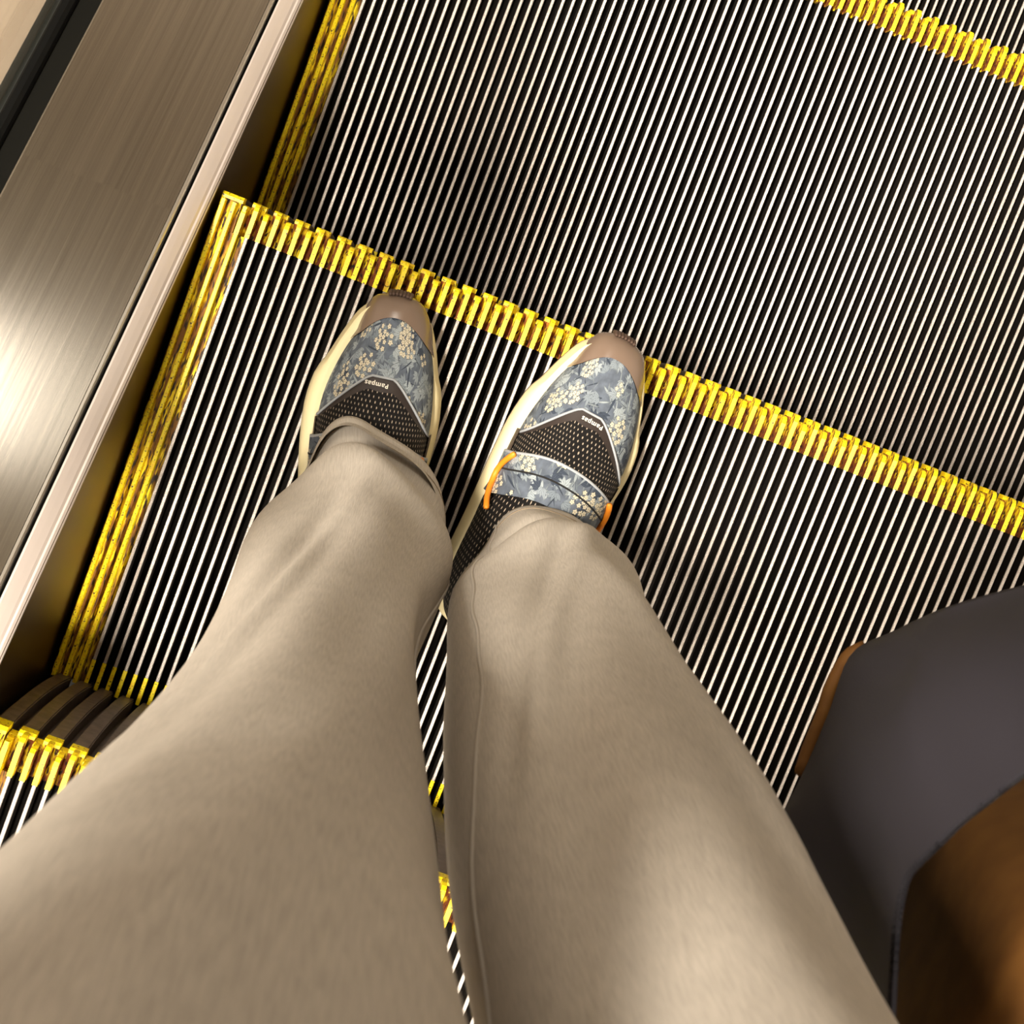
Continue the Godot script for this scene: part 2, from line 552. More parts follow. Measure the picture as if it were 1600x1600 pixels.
# ------------------------------------------------------------------ steps
func cleat_mesh(z0: float, z1: float, half: float, high: float, top: Material, flank: Material) -> ArrayMesh:
	var a := Geo.new()
	var b := Geo.new()
	var y1 := high
	var y2 := high - 0.0005
	var y0 := -0.0156
	var w := half
	var wb := half + 0.0004
	a.quad(Vector3(-w + 0.0004, y1, z0), Vector3(w - 0.0004, y1, z0), Vector3(w - 0.0004, y1, z1), Vector3(-w + 0.0004, y1, z1))
	a.quad(Vector3(w - 0.0004, y1, z0), Vector3(w, y2, z0), Vector3(w, y2, z1), Vector3(w - 0.0004, y1, z1))
	a.quad(Vector3(-w, y2, z0), Vector3(-w + 0.0004, y1, z0), Vector3(-w + 0.0004, y1, z1), Vector3(-w, y2, z1))
	b.quad(Vector3(w, y2, z0), Vector3(wb, y0, z0), Vector3(wb, y0, z1), Vector3(w, y2, z1))
	b.quad(Vector3(-wb, y0, z0), Vector3(-w, y2, z0), Vector3(-w, y2, z1), Vector3(-wb, y0, z1))
	b.quad(Vector3(-w, y2, z1), Vector3(w, y2, z1), Vector3(wb, y0, z1), Vector3(-wb, y0, z1))
	b.quad(Vector3(w, y2, z0), Vector3(-w, y2, z0), Vector3(-wb, y0, z0), Vector3(wb, y0, z0))
	var m := commit([a, b])
	m.surface_set_material(0, top)
	m.surface_set_material(1, flank)
	return m

func tooth_mesh(tip: float, half_base: float) -> ArrayMesh:
	# yellow paint throughout; brown grease is caked in streaks on the floor and sides of the teeth, the crests are rubbed clean
	var bright := Geo.new()
	var dirty := Geo.new()
	var crest := [Vector2(0, 0.0003), Vector2(-tip + 0.0055, 0.0003), Vector2(-tip + 0.0028, -0.0006), Vector2(-tip + 0.0008, -0.0030), Vector2(-tip, -0.0070), Vector2(-tip, -0.0121)]
	side_prism(dirty, crest + [Vector2(0, -0.0121)], -0.00165, 0.00165)
	for k in crest.size() - 1:
		var p: Vector2 = crest[k]
		var q: Vector2 = crest[k + 1]
		var nrm := Vector2(q.y - p.y, p.x - q.x).normalized() * 0.00012
		if nrm.y < 0.0 or (nrm.y == 0.0 and nrm.x > 0.0): nrm = -nrm
		bright.quad(Vector3(-0.00165, q.y + nrm.y, q.x + nrm.x), Vector3(0.00165, q.y + nrm.y, q.x + nrm.x), Vector3(0.00165, p.y + nrm.y, p.x + nrm.x), Vector3(-0.00165, p.y + nrm.y, p.x + nrm.x))
	side_prism(bright, [Vector2(-tip + 0.0034, -0.0120), Vector2(-tip + 0.0014, -0.0120), Vector2(-tip, -0.0138), Vector2(-tip, -0.0215), Vector2(-tip + 0.0034, -0.0215)], -half_base, half_base)
	side_prism(dirty, [Vector2(0, -0.0122), Vector2(-tip + 0.0034, -0.0122), Vector2(-tip + 0.0034, -0.0215), Vector2(0, -0.0215)], -half_base, half_base)
	var m := commit([bright, dirty])
	m.surface_set_material(0, M.yellow)
	m.surface_set_material(1, M.grime)
	return m

func riser_curve(back: float) -> Array:
	var c := []
	for j in 11:
		var s := j / 10.0
		c.append(Vector2(-0.0255 + back + 0.0190 * pow(s, 1.9), -0.0216 - 0.1850 * s))
	return c

func build_steps() -> void:
	var labels := {
		0: "black ribbed escalator step with yellow edges under the two sneakers",
		-1: "black ribbed escalator step one below the sneakers, nothing standing on it",
		-2: "black ribbed escalator step two below the sneakers, behind a yellow edge",
		-3: "black ribbed escalator step three below the sneakers",
		-4: "black ribbed escalator step four below the sneakers",
		1: "black ribbed escalator step one above and behind the sneakers",
		2: "black ribbed escalator step two above the sneakers",
		3: "black ribbed escalator step three above the sneakers",
		4: "black ribbed escalator step four above the sneakers"}
	var white := cleat_mesh(0.0, 0.325, 0.0013, 0.0, M.bare, M.black_coat)
	var rear := cleat_mesh(0.3251, 0.3465, 0.0015, 0.0002, M.yellow, M.black_coat)
	var outer := cleat_mesh(-0.0205, 0.3465, 0.0016, 0.0002, M.yellow, M.yellow)
	var long_tooth := tooth_mesh(0.0255, 0.0052)
	var short_tooth := tooth_mesh(0.0212, 0.0028)
	var pad := Geo.new()
	side_prism(pad, [Vector2(0.0, -0.0072), Vector2(-0.0235, -0.0072), Vector2(-0.0255, -0.0090), Vector2(-0.0255, -0.0215), Vector2(0.0, -0.0215)], -0.0030, 0.0125)
	var lip := Geo.new()
	side_prism(lip, [Vector2(-0.0215, -0.0071), Vector2(-0.0236, -0.0071), Vector2(-0.0257, -0.0090), Vector2(-0.0257, -0.0215), Vector2(-0.0215, -0.0215)], -0.0031, 0.0126)
	var pad_mesh := commit([pad, lip])
	pad_mesh.surface_set_material(0, M.side_yellow)
	pad_mesh.surface_set_material(1, M.yellow)
	var front := riser_curve(0.0)
	var back := riser_curve(0.0115)
	back.reverse()
	var ridge := Geo.new()
	side_prism(ridge, front + back, -0.0042, 0.0042)
	var inner := riser_curve(0.0012)
	side_prism(ridge, inner + back, -0.0049, 0.0049)
	var ridge_mesh := commit([ridge])
	ridge_mesh.surface_set_material(0, M.riser)
	var plate_front := riser_curve(0.0116)
	var plate_back := riser_curve(0.0150)
	plate_back.reverse()
	var plate := Geo.new()
	side_prism(plate, plate_front + plate_back, -0.0030, WIDE + 0.0030)
	var plate_mesh := commit([plate])
	plate_mesh.surface_set_material(0, M.riser)
	var tread := Geo.new()
	tread.box(Vector3(-0.0030, -0.034, 0.0001), Vector3(WIDE + 0.0030, -0.0155, 0.3465))
	var tread_mesh := commit([tread])
	tread_mesh.surface_set_material(0, M.black_coat)
	var strip := Geo.new()
	strip.box(Vector3(-0.0030, -0.0154, 0.0002), Vector3(0.0220, -0.0068, 0.3465))
	var strip_mesh := commit([strip])
	strip_mesh.surface_set_material(0, M.side_yellow)
	var first: Node3D = null
	for i in [0, -1, -2, 1, -3, 2, -4, 3, 4]:
		if first:
			var c: Node3D = first.duplicate()
			c.name = numbered("escalator_step")
			add_child(c)
			c.position = Vector3(0, i * RISE, i * RUN)
			tag(c, labels[i], "step", "escalator steps")
			continue
		first = thing("escalator_step", Vector3(0, 0, 0), labels[i], "step", "escalator steps")
		part("tread_plate", tread_mesh, first)
		part("riser_plate", plate_mesh, first)
		part("yellow_side_strip", strip_mesh, first)
		part("yellow_side_strip", strip_mesh, first, [], Vector3(WIDE - 0.019, 0, 0))
		part("nosing_corner", pad_mesh, first, [], Vector3(0, 0, 0))
		part("nosing_corner", pad_mesh, first, [], Vector3(WIDE - 0.0095, 0, 0))
		for k in LAST + 1:
			var at := Vector3(k * PITCH, 0, 0)
			if k < 3 or k > LAST - 3:
				part("yellow_cleat", outer, first, [], at)
			else:
				part("cleat", white, first, [], at)
				part("rear_tooth", rear, first, [], at)
			if k > 1 and k < LAST - 1:
				part("nosing_tooth", long_tooth if k % 2 else short_tooth, first, [], at)
			if k % 2:
				part("riser_ridge", ridge_mesh, first, [], at)

# ------------------------------------------------------------------ the person
func build_person() -> void:
	var p := thing("person", Vector3(0.24, 0, 0.17), "person in beige linen trousers and floral sneakers looking down at their own feet", "person")
	sneaker(p, Vector2(0.140, -0.003), Vector2(0.156, 0.988), -1.0, M.floral)
	sneaker(p, Vector2(0.297, -0.031), Vector2(-0.127, 0.992), 1.0, M.floral_two)
	trousers(p)
	upper_body(p)

func interp(t: float, ts: Array, vs: Array) -> float:
	if t <= ts[0]: return vs[0]
	for k in ts.size() - 1:
		if t <= ts[k + 1]:
			var s: float = (t - ts[k]) / (ts[k + 1] - ts[k])
			return lerpf(vs[k], vs[k + 1], s)
	return vs[-1]

# Catmull-Rom through the same tables
func smooth_interp(t: float, ts: Array, vs: Array) -> float:
	var n := ts.size()
	if t <= ts[0]: return vs[0]
	if t >= ts[n - 1]: return vs[n - 1]
	for k in n - 1:
		if t <= ts[k + 1]:
			var h: float = ts[k + 1] - ts[k]
			var s: float = (t - ts[k]) / h
			var m0: float = ((vs[k + 1] - vs[maxi(k - 1, 0)]) / (ts[k + 1] - ts[maxi(k - 1, 0)])) * h
			var m1: float = ((vs[mini(k + 2, n - 1)] - vs[k]) / (ts[mini(k + 2, n - 1)] - ts[k])) * h
			var s2 := s * s
			var s3 := s2 * s
			return (2 * s3 - 3 * s2 + 1) * vs[k] + (s3 - 2 * s2 + s) * m0 + (-2 * s3 + 3 * s2) * vs[k + 1] + (s3 - s2) * m1
	return vs[n - 1]

const SA := [0.0, 0.004, 0.010, 0.020, 0.045, 0.070, 0.090, 0.120, 0.160, 0.200, 0.222, 0.233, 0.238]
const S_LAT := [0.006, 0.016, 0.0220, 0.0290, 0.0400, 0.0470, 0.0490, 0.0465, 0.0400, 0.0345, 0.0290, 0.0200, 0.006]
const S_MED := [0.006, 0.015, 0.0205, 0.0270, 0.0355, 0.0400, 0.0415, 0.0400, 0.0370, 0.0345, 0.0290, 0.0200, 0.006]
const UA := [0.0, 0.006, 0.012, 0.030, 0.060, 0.080, 0.100, 0.125, 0.150, 0.175, 0.205, 0.230, 0.238]
const U_TOP := [0.030, 0.040, 0.046, 0.055, 0.064, 0.073, 0.085, 0.098, 0.108, 0.110, 0.104, 0.092, 0.070]

var lat_rim := 0.009
var med_rim := 0.003

func upper_point(a: float, phi: float, out := 0.0) -> Vector3:
	# local: x to the lateral side, y up, z from toe to heel
	var c := cos(phi)
	var s := sin(phi)
	var inset := clampf((a - 0.004) / 0.026, 0, 1) * clampf((0.16 - a) / 0.03, 0.5, 1)
	var lat := smooth_interp(a, SA, S_LAT) - lat_rim * inset
	var med := smooth_interp(a, SA, S_MED) - med_rim * inset
	lat = maxf(lat, 0.003)
	med = maxf(med, 0.003)
	var top := smooth_interp(a, UA, U_TOP)
	var w := lat if c > 0 else med
	var e := interp(a, [0.0, 0.06, 0.12, 0.2], [0.9, 0.85, 0.95, 0.8])
	var x := signf(c) * w * pow(absf(c), e)
	var y := 0.022 + (top - 0.022) * pow(maxf(s, 0.0), 0.85)
	var nrm := Vector3(c, s, 0)
	return Vector3(x, y, a) + nrm * out

func upper_patch(a0: Callable, a1: Callable, p0: float, p1: float, nu: int, nv: int, out: float, uvk := 8.0) -> Geo:
	var rows := []
	var uvs := []
	for r in nv + 1:
		var row := []
		var uv := []
		for c in nu + 1:
			var phi := lerpf(p0, p1, float(c) / nu)
			var lo: float = a0.call(cos(phi))
			var hi: float = a1.call(cos(phi))
			var a := lerpf(lo, hi, float(r) / nv)
			row.append(upper_point(a, phi, out))
			uv.append(Vector2(phi * 0.045, a) * uvk)
		rows.append(row)
		uvs.append(uv)
	return sheet(rows, false, uvs)

func sneaker(p: Node3D, toe: Vector2, dir: Vector2, lateral: float, print_mat: Material) -> void:
	var s := Node3D.new()
	s.name = "sneaker"
	p.add_child(s, true)
	tag(s, "slip-on sneaker printed with blue-grey flowers and black knit instep")
	# lateral = -1: left shoe (its outer side is -x)
	lat_rim = 0.0092 if lateral < 0.0 else 0.0042
	med_rim = 0.0032 if lateral < 0.0 else 0.0068
	var ex := Vector3(-dir.y * lateral * -1.0, 0, dir.x * lateral * -1.0)
	var ez := Vector3(dir.x, 0, dir.y)
	var frame := Transform3D(Basis(ex, Vector3.UP, ez), Vector3(toe.x, 0.0, toe.y) - p.position)
	var flipped := frame.basis.determinant() < 0.0
	var place := func(g: Geo) -> Geo:
		for k in g.v.size():
			g.v[k] = frame * g.v[k]
			g.n[k] = (frame.basis * g.n[k]).normalized()
		if flipped:
			for k in range(0, g.i.size(), 3):
				var h := g.i[k + 1]
				g.i[k + 1] = g.i[k + 2]
				g.i[k + 2] = h
		return g
	# sole: rings stacked from the ground up, notched along the side
	var rows := []
	var levels := [[0.0002, -0.007], [0.0004, -0.002], [0.006, 0.0005], [0.014, 0.0015], [0.022, 0.0005], [0.028, -0.0012], [0.031, -0.003], [0.031, -0.0065], [0.0305, -0.012]]
	for lv in levels:
		rows.append(sole_ring(lv[0], lv[1]))
	var sole := sheet(rows, true, [], true)
	part("sole", commit([place.call(sole)]), s, [M.sole])
	var under := sheet([sole_ring(0.0001, -0.001), sole_ring(0.005, 0.0012), sole_ring(0.0062, -0.001)], true, [], true)
	part("outsole_tread", commit([place.call(under)]), s, [M.outsole])
	var flat_a := func(v: float) -> Callable:
		return func(_c): return v
	var b1 := func(c): return 0.0165 + 0.022 * c * c
	var b2 := func(c): return 0.0570 + 0.037 * pow(maxf(absf(c) - 0.16, 0.0) / 0.84, 1.2)
	var b2b := func(c): return 0.0582 + 0.037 * pow(maxf(absf(c) - 0.16, 0.0) / 0.84, 1.2) + 0.0088 * pow(1.0 - absf(c), 0.7)
	var b3 := func(c): return 0.0960 + 0.013 * pow(absf(c), 2.0)
	var b4 := func(c): return 0.1240 + 0.016 * pow(absf(c), 2.0)
	var e := 0.06
	part("lining", commit([place.call(upper_patch(flat_a.call(0.0008), flat_a.call(0.2372), 0.0, PI, 24, 60, -0.0012))]), s, [M.black_knit])
	part("toe_cap", commit([place.call(upper_patch(flat_a.call(0.0006), b1, e, PI - e, 32, 14, 0.0012))]), s, [M.toe_cap])
	# bumper: a ridged lip of rubber wrapped up over the toe
	for k in 7:
		var t := (k - 3) * 0.20
		var q0 := Vector3(sin(t) * 0.013, 0.018, 0.0030 - cos(t) * 0.0045)
		var q1 := Vector3(sin(t) * 0.0125, 0.036, 0.0048 - cos(t) * 0.0045)
		part("bumper_rib", commit([place.call(tube([q0, q0.lerp(q1, 0.5) + Vector3(0, 0, -0.0008), q1], [0.0016, 0.0018, 0.0013], 8))]), s, [M.outsole])
	part("printed_vamp", commit([place.call(upper_patch(b1, b2, 0.02, PI - 0.02, 36, 20, 0.0004, 9.0))]), s, [print_mat])
	part("collar_band", commit([place.call(upper_patch(b2, b2b, 0.10, PI - 0.10, 36, 4, 0.0006))]), s, [M.band])
	part("knit_panel", commit([place.call(upper_patch(b2b, b3, 0.10, PI - 0.10, 36, 14, 0.0014, 26.0))]), s, [M.knit])
	var edge := []
	for k in 41:
		var phi := lerpf(0.05, PI - 0.05, k / 40.0)
		edge.append(upper_point(b2.call(cos(phi)), phi, 0.0012))
	part("piping", commit([place.call(tube(edge, filled(41, 0.0009), 6))]), s, [M.piping])
	for side in [0.16, PI - 0.16]:
		var tb := upper_patch(func(c): return 0.093 + 0.002 * c, func(c): return 0.112 + 0.002 * c, side - 0.14, side + 0.16, 8, 6, 0.0024)
		part("tab", commit([place.call(tb)]), s, [M.tab])
	part("strap", commit([place.call(upper_patch(b3, b4, 0.12, PI - 0.12, 36, 10, 0.0042, 9.0))]), s, [print_mat])
	var seam := []
	var lip := []
	for k in 41:
		var phi := lerpf(0.14, PI - 0.14, k / 40.0)
		lip.append(upper_point(b3.call(cos(phi)), phi, 0.0030))
		seam.append(upper_point(b3.call(cos(phi)) + 0.012, phi, 0.0038))
	part("strap_edge", commit([place.call(tube(lip, filled(41, 0.0015), 6))]), s, [M.piping])
	part("strap_groove", commit([place.call(tube(seam, filled(41, 0.0009), 6))]), s, [M.black_knit])
	for side in ([PI - 0.62] if lateral < 0.0 else [0.62, PI - 0.62]):
		var loop := []
		for k in 13:
			var t := k / 12.0
			var phi: float = side + (-0.30 * sin(PI * t) if side < 1.5 else 0.30 * sin(PI * t))
			loop.append(upper_point(lerpf(0.106, 0.146, t), phi, 0.0062))
		part("pull_loop", commit([place.call(tube(loop, filled(13, 0.0021), 8))]), s, [M.orange])
	part("heel_quarter", commit([place.call(upper_patch(b4, flat_a.call(0.2378), 0.0, PI, 28, 20, 0.0006, 20.0))]), s, [M.knit])
	# the word on the instep reads from the toe side
	var tm := TextMesh.new()
	var f := SystemFont.new()
	f.font_names = PackedStringArray(["Droid Sans"])
	f.font_weight = 700
	tm.font = f
	tm.text = "Pampas"
	tm.font_size = 64
	tm.pixel_size = 0.0001
	tm.depth = 0.0003
	tm.material = M.print_white
	var word := MeshInstance3D.new()
	word.name = "printed_word"
	word.mesh = tm
	var phi0 := PI * 0.5 - 0.06
	var o0 := upper_point(0.0622, phi0, 0.0011)
	var du := frame.basis * (upper_point(0.0622, phi0 - 0.1, 0.0011) - upper_point(0.0622, phi0 + 0.1, 0.0011)).normalized()
	var dv := frame.basis * (upper_point(0.0668, phi0, 0.0011) - upper_point(0.0588, phi0, 0.0011)).normalized()
	# reading direction runs to -x of the world, tops of the letters point to the heel
	var right := du if du.x < 0.0 else -du
	var up := (dv - right * dv.dot(right)).normalized()
	word.transform = Transform3D(Basis(right, up, right.cross(up)), frame * o0)
	word.scale = Vector3.ONE * 0.0160 / maxf(tm.get_aabb().size.x, 0.0001)
	s.add_child(word, true)

func filled(n: int, v: float) -> Array:
	var a := []
	a.resize(n)
	a.fill(v)
	return a

func sole_ring(y: float, out: float) -> Array:
	var ring := []
	var path := []
	for k in 49:
		var t := k / 48.0
		var a := 0.119 - 0.119 * cos(PI * t)
		path.append(Vector2(smooth_interp(a, SA, S_LAT), a))
	for k in range(47, 0, -1):
		var t := k / 48.0
		var a := 0.119 - 0.119 * cos(PI * t)
		path.append(Vector2(-smooth_interp(a, SA, S_MED), a))
	path.append(path[0])
	for q in path:
		var o := out
		var lift: float = 0.008 * pow(clampf(1.0 - q.y / 0.07, 0, 1), 2.0)
		# steps cut into the flank of the midsole
		if y > 0.003 and y < 0.030:
			o += 0.0016 * sin(clampf((q.y - 0.055) / 0.010, -1, 1) * PI * 0.5) - 0.0012 * exp(-pow((q.y - 0.056) / 0.003, 2.0))
		o -= 0.0035 * pow(clampf(1.0 - q.y / 0.016, 0, 1), 1.5)
		var c := Vector2(0, clampf(q.y, 0.04, 0.20))
		var d: Vector2 = (q - c).normalized()
		var e: Vector2 = q + d * o
		ring.append(Vector3(e.x, y + lift * (1.0 if y > 0.0003 else 1.0), e.y))
	return ring

# ---- trousers: two wide legs, broken over the shoes, and the hips
const LY := [0.08, 0.20, 0.32, 0.44, 0.56, 0.68, 0.80, 0.93]
const L_CX := [0.1680, 0.1667, 0.1655, 0.1688, 0.1705, 0.1694, 0.1701, 0.1750]
const L_RX := [0.0600, 0.0600, 0.0532, 0.0537, 0.0602, 0.0714, 0.0843, 0.0900]
const L_CZ := [0.165, 0.1715, 0.178, 0.1845, 0.1944, 0.2047, 0.215, 0.246]
const R_CX := [0.3015, 0.2964, 0.2957, 0.2963, 0.3063, 0.3185, 0.3290, 0.3280]
const R_RX := [0.0560, 0.0608, 0.0624, 0.0610, 0.0635, 0.0600, 0.0640, 0.0850]
const R_CZ := [0.145, 0.1499, 0.1547, 0.1596, 0.1726, 0.1863, 0.200, 0.240]

func leg_point(right: bool, y: float, th: float, lift := true) -> Vector3:
	var cx := smooth_interp(y, LY, R_CX if right else L_CX)
	var cz := smooth_interp(y, LY, R_CZ if right else L_CZ)
	var rx := smooth_interp(y, LY, R_RX if right else L_RX)
	var rz := rx * (1.0 if right else 1.12)
	if y > 0.45: rz = rx * lerpf(1.0 if right else 1.12, 1.15, (y - 0.45) / 0.35)
	var c := cos(th)
	var s := sin(th)           # s = -1 is the front (towards -z)
	var front := maxf(-s, 0.0)
	# folds: a soft break over the instep, drag lines down the leg
	var d := 0.0
	var brk := (0.145 - 0.045 * c) if right else (0.122 + 0.015 * c)
	d += 0.008 * exp(-pow((y - brk - 0.050) / 0.034, 2.0)) * pow(front, 1.2)
	d -= (0.009 if right else 0.006) * exp(-pow((y - brk) / 0.017, 2.0)) * pow(front, 1.2)
	var lower := clampf((0.40 - y) / 0.3, 0, 1)
	d += 0.0030 * sin(3.0 * th + 9.0 * y + (1.0 if right else 0.0)) * lower
	d += 0.0022 * sin(5.0 * th - 16.0 * y + (2.0 if right else 0.5)) * (0.35 + lower)
	d += 0.0050 * exp(-pow(sin((th + 1.1 - (y - 0.5) * (1.6 if right else -1.9)) * 0.5) / 0.10, 2.0)) * clampf((y - 0.15) / 0.2, 0, 1)
	d -= 0.0045 * exp(-pow(sin((th + 2.0 + (y - 0.4) * 1.4) * 0.5) / 0.12, 2.0)) * clampf((y - 0.12) / 0.2, 0, 1)
	d += 0.0035 * exp(-pow(sin((th - 4.35 + (y - 0.35) * (2.6 if right else 2.2)) * 0.5) / 0.045, 2.0)) * smoothstep(0.16, 0.26, y) * (1.0 - smoothstep(0.5, 0.62, y))
	d -= 0.0035 * exp(-pow(sin((th - 4.15 + (y - 0.35) * (2.6 if right else 2.2)) * 0.5) / 0.05, 2.0)) * smoothstep(0.16, 0.26, y) * (1.0 - smoothstep(0.5, 0.62, y))
	var pinch := 1.0 - (0.10 if right or c < 0.0 else -0.09) * lower * pow(absf(sin(2.0 * th)), 2.0)   # the hem is drawn to a point over the foot
	var x := cx + (rx + d) * c * pinch
	var z := cz + (rz + d) * s * pinch
	var yy := y
	if lift:
		var k := pow(clampf((0.20 - y) / 0.13, 0, 1), 1.5)
		yy += k * (0.036 * front - 0.022 * maxf(s, 0.0))
		# the hem points the way the foot does
		x += k * pow(front, 3.0) * (0.012 if right else 0.018) * -1.0
		z -= k * pow(front, 1.5) * (0.0 if right else 0.016)
	return Vector3(x, yy, z)

func trousers(p: Node3D) -> void:
	var t := Node3D.new()
	t.name = "trousers"
	p.add_child(t, true)
	tag(t, "wide beige-grey linen trousers")
	for right in [false, true]:
		var rows := []
		var uvs := []
		var ny := 110
		var na := 96
		# the turned-in hem first, then up the leg
		for r in range(-3, ny + 1):
			var y: float = lerpf(0.068, 0.93, maxf(r, 0) / float(ny))
			var row := []
			var uv := []
			for a in na + 1:
				var th := TAU * a / na
				var q := leg_point(right, y, th)
				if r < 0:
					var mid := Vector3(smooth_interp(y, LY, R_CX if right else L_CX), q.y, smooth_interp(y, LY, R_CZ if right else L_CZ))
					q = q.lerp(mid, 0.035 if r > -3 else 0.04) + Vector3(0, [0.0, 0.0, 0.002, 0.03][-r] if r < -1 else -0.0008, 0)
				row.append(q - p.position)
				uv.append(Vector2(float(a) / na, q.y * 6.0))
			rows.append(row)
			uvs.append(uv)
		part("trouser_leg", commit([sheet(rows, true, uvs, true)]), t, [M.linen])
		# stitch line round the hem and the inner seam
		var ring := []
		for a in 97:
			var th := TAU * a / 96.0
			ring.append(leg_point(right, 0.092, th) - p.position)
		part("hem_stitching", commit([tube(ring, filled(97, 0.0006), 5, false)]), t, [M.stitch])
		var seam := []
		for k in 70:
			var y := lerpf(0.07, 0.72, k / 69.0)
			var th := (PI * interp(y, [0.07, 0.3, 0.45, 0.55, 0.72], [1.16, 1.14, 1.11, 1.05, 0.94]) + 0.05 * sin(y * 17.0) + 0.012 * sin(y * 70.0)) if right else (-0.35 + 0.05 * sin(y * 9.0))
			seam.append(leg_point(right, y, th) - p.position)
		part("inseam", commit([tube(seam, filled(70, 0.0011), 6, false)]), t, [M.linen])
	# hips
	var rows := []
	for r in 15:
		var y := lerpf(0.815, 0.97, r / 14.0)
		var row := []
		for a in 65:
			var th := TAU * a / 64
			row.append(Vector3(0.25 + 0.170 * cos(th), y, 0.262 + lerpf(0.100, 0.098, r / 14.0) * sin(th)) - p.position)
		rows.append(row)
	part("hip_panel", commit([sheet(rows, true, [], true)]), t, [M.linen])

# ---- the rest of the body stands outside the picture but shades the legs
func capsule_field(q: Vector3, a: Vector3, b: Vector3, ra: float, rb: float) -> float:
	var ab := b - a
	var t := clampf((q - a).dot(ab) / maxf(ab.length_squared(), 1e-9), 0, 1)
	return (q - a - ab * t).length() - lerpf(ra, rb, t)

# bones: [a, b, radius at a, radius at b]; scale.z squeezes the body front to back about zc
func blob(bones: Array, cell: float, soft: float, flat_z := 1.0, zc := 0.0) -> Geo:
	var lo := Vector3.ONE * 1e9
	var hi := -lo
	for b in bones:
		var r: float = maxf(b[2], b[3]) + cell * 2
		for e in [b[0], b[1]]:
			lo = lo.min(e - Vector3.ONE * r)
			hi = hi.max(e + Vector3.ONE * r)
	var n := Vector3i(((hi - lo) / cell).ceil()) + Vector3i.ONE
	var f := PackedFloat32Array()
	f.resize(n.x * n.y * n.z)
	for z in n.z:
		for y in n.y:
			for x in n.x:
				var q := lo + Vector3(x, y, z) * cell
				var d := 1e9
				for b in bones:
					var e := capsule_field(q, b[0], b[1], b[2], b[3])
					if d > 1e8:
						d = e
					else:
						var h := maxf(soft - absf(d - e), 0.0) / soft
						d = minf(d, e) - h * h * soft * 0.25
				f[x + n.x * (y + n.y * z)] = d
	var g := Geo.new()
	var id := PackedInt32Array()
	id.resize(f.size())
	id.fill(-1)
	for z in n.z - 1:
		for y in n.y - 1:
			for x in n.x - 1:
				var sum := Vector3.ZERO
				var cnt := 0
				var v := []
				for k in 8:
					v.append(f[(x + (k & 1)) + n.x * ((y + ((k >> 1) & 1)) + n.y * (z + (k >> 2)))])
				for e in [[0, 1], [2, 3], [4, 5], [6, 7], [0, 2], [1, 3], [4, 6], [5, 7], [0, 4], [1, 5], [2, 6], [3, 7]]:
					var a: float = v[e[0]]
					var b: float = v[e[1]]
					if (a < 0.0) != (b < 0.0):
						var t := a / (a - b)
						sum += Vector3(e[0] & 1, (e[0] >> 1) & 1, e[0] >> 2).lerp(Vector3(e[1] & 1, (e[1] >> 1) & 1, e[1] >> 2), t)
						cnt += 1
				if cnt:
					id[x + n.x * (y + n.y * z)] = g.v.size()
					var q := lo + (Vector3(x, y, z) + sum / cnt) * cell
					var grad := Vector3(v[1] + v[3] + v[5] + v[7] - v[0] - v[2] - v[4] - v[6], v[2] + v[3] + v[6] + v[7] - v[0] - v[1] - v[4] - v[5], v[4] + v[5] + v[6] + v[7] - v[0] - v[1] - v[2] - v[3])
					grad.z /= flat_z
					g.v.append(Vector3(q.x, q.y, zc + (q.z - zc) * flat_z))
					g.n.append(grad.normalized())
					g.t.append(Vector2(q.x, q.y) * 4.0)
	for z in range(1, n.z - 1):
		for y in range(1, n.y - 1):
			for x in range(1, n.x - 1):
				var at := x + n.x * (y + n.y * z)
				for ax in 3:
					var step: int = [1, n.x, n.x * n.y][ax]
					var u: int = [n.x, n.x * n.y, 1][ax]
					var w: int = [n.x * n.y, 1, n.x][ax]
					var in0 := f[at] < 0.0
					if in0 == (f[at + step] < 0.0): continue
					var a := id[at]
					var b := id[at - u]
					var c := id[at - u - w]
					var d := id[at - w]
					if in0:
						g.i.append_array([a, c, b, a, d, c])
					else:
						g.i.append_array([a, b, c, a, c, d])
	return g

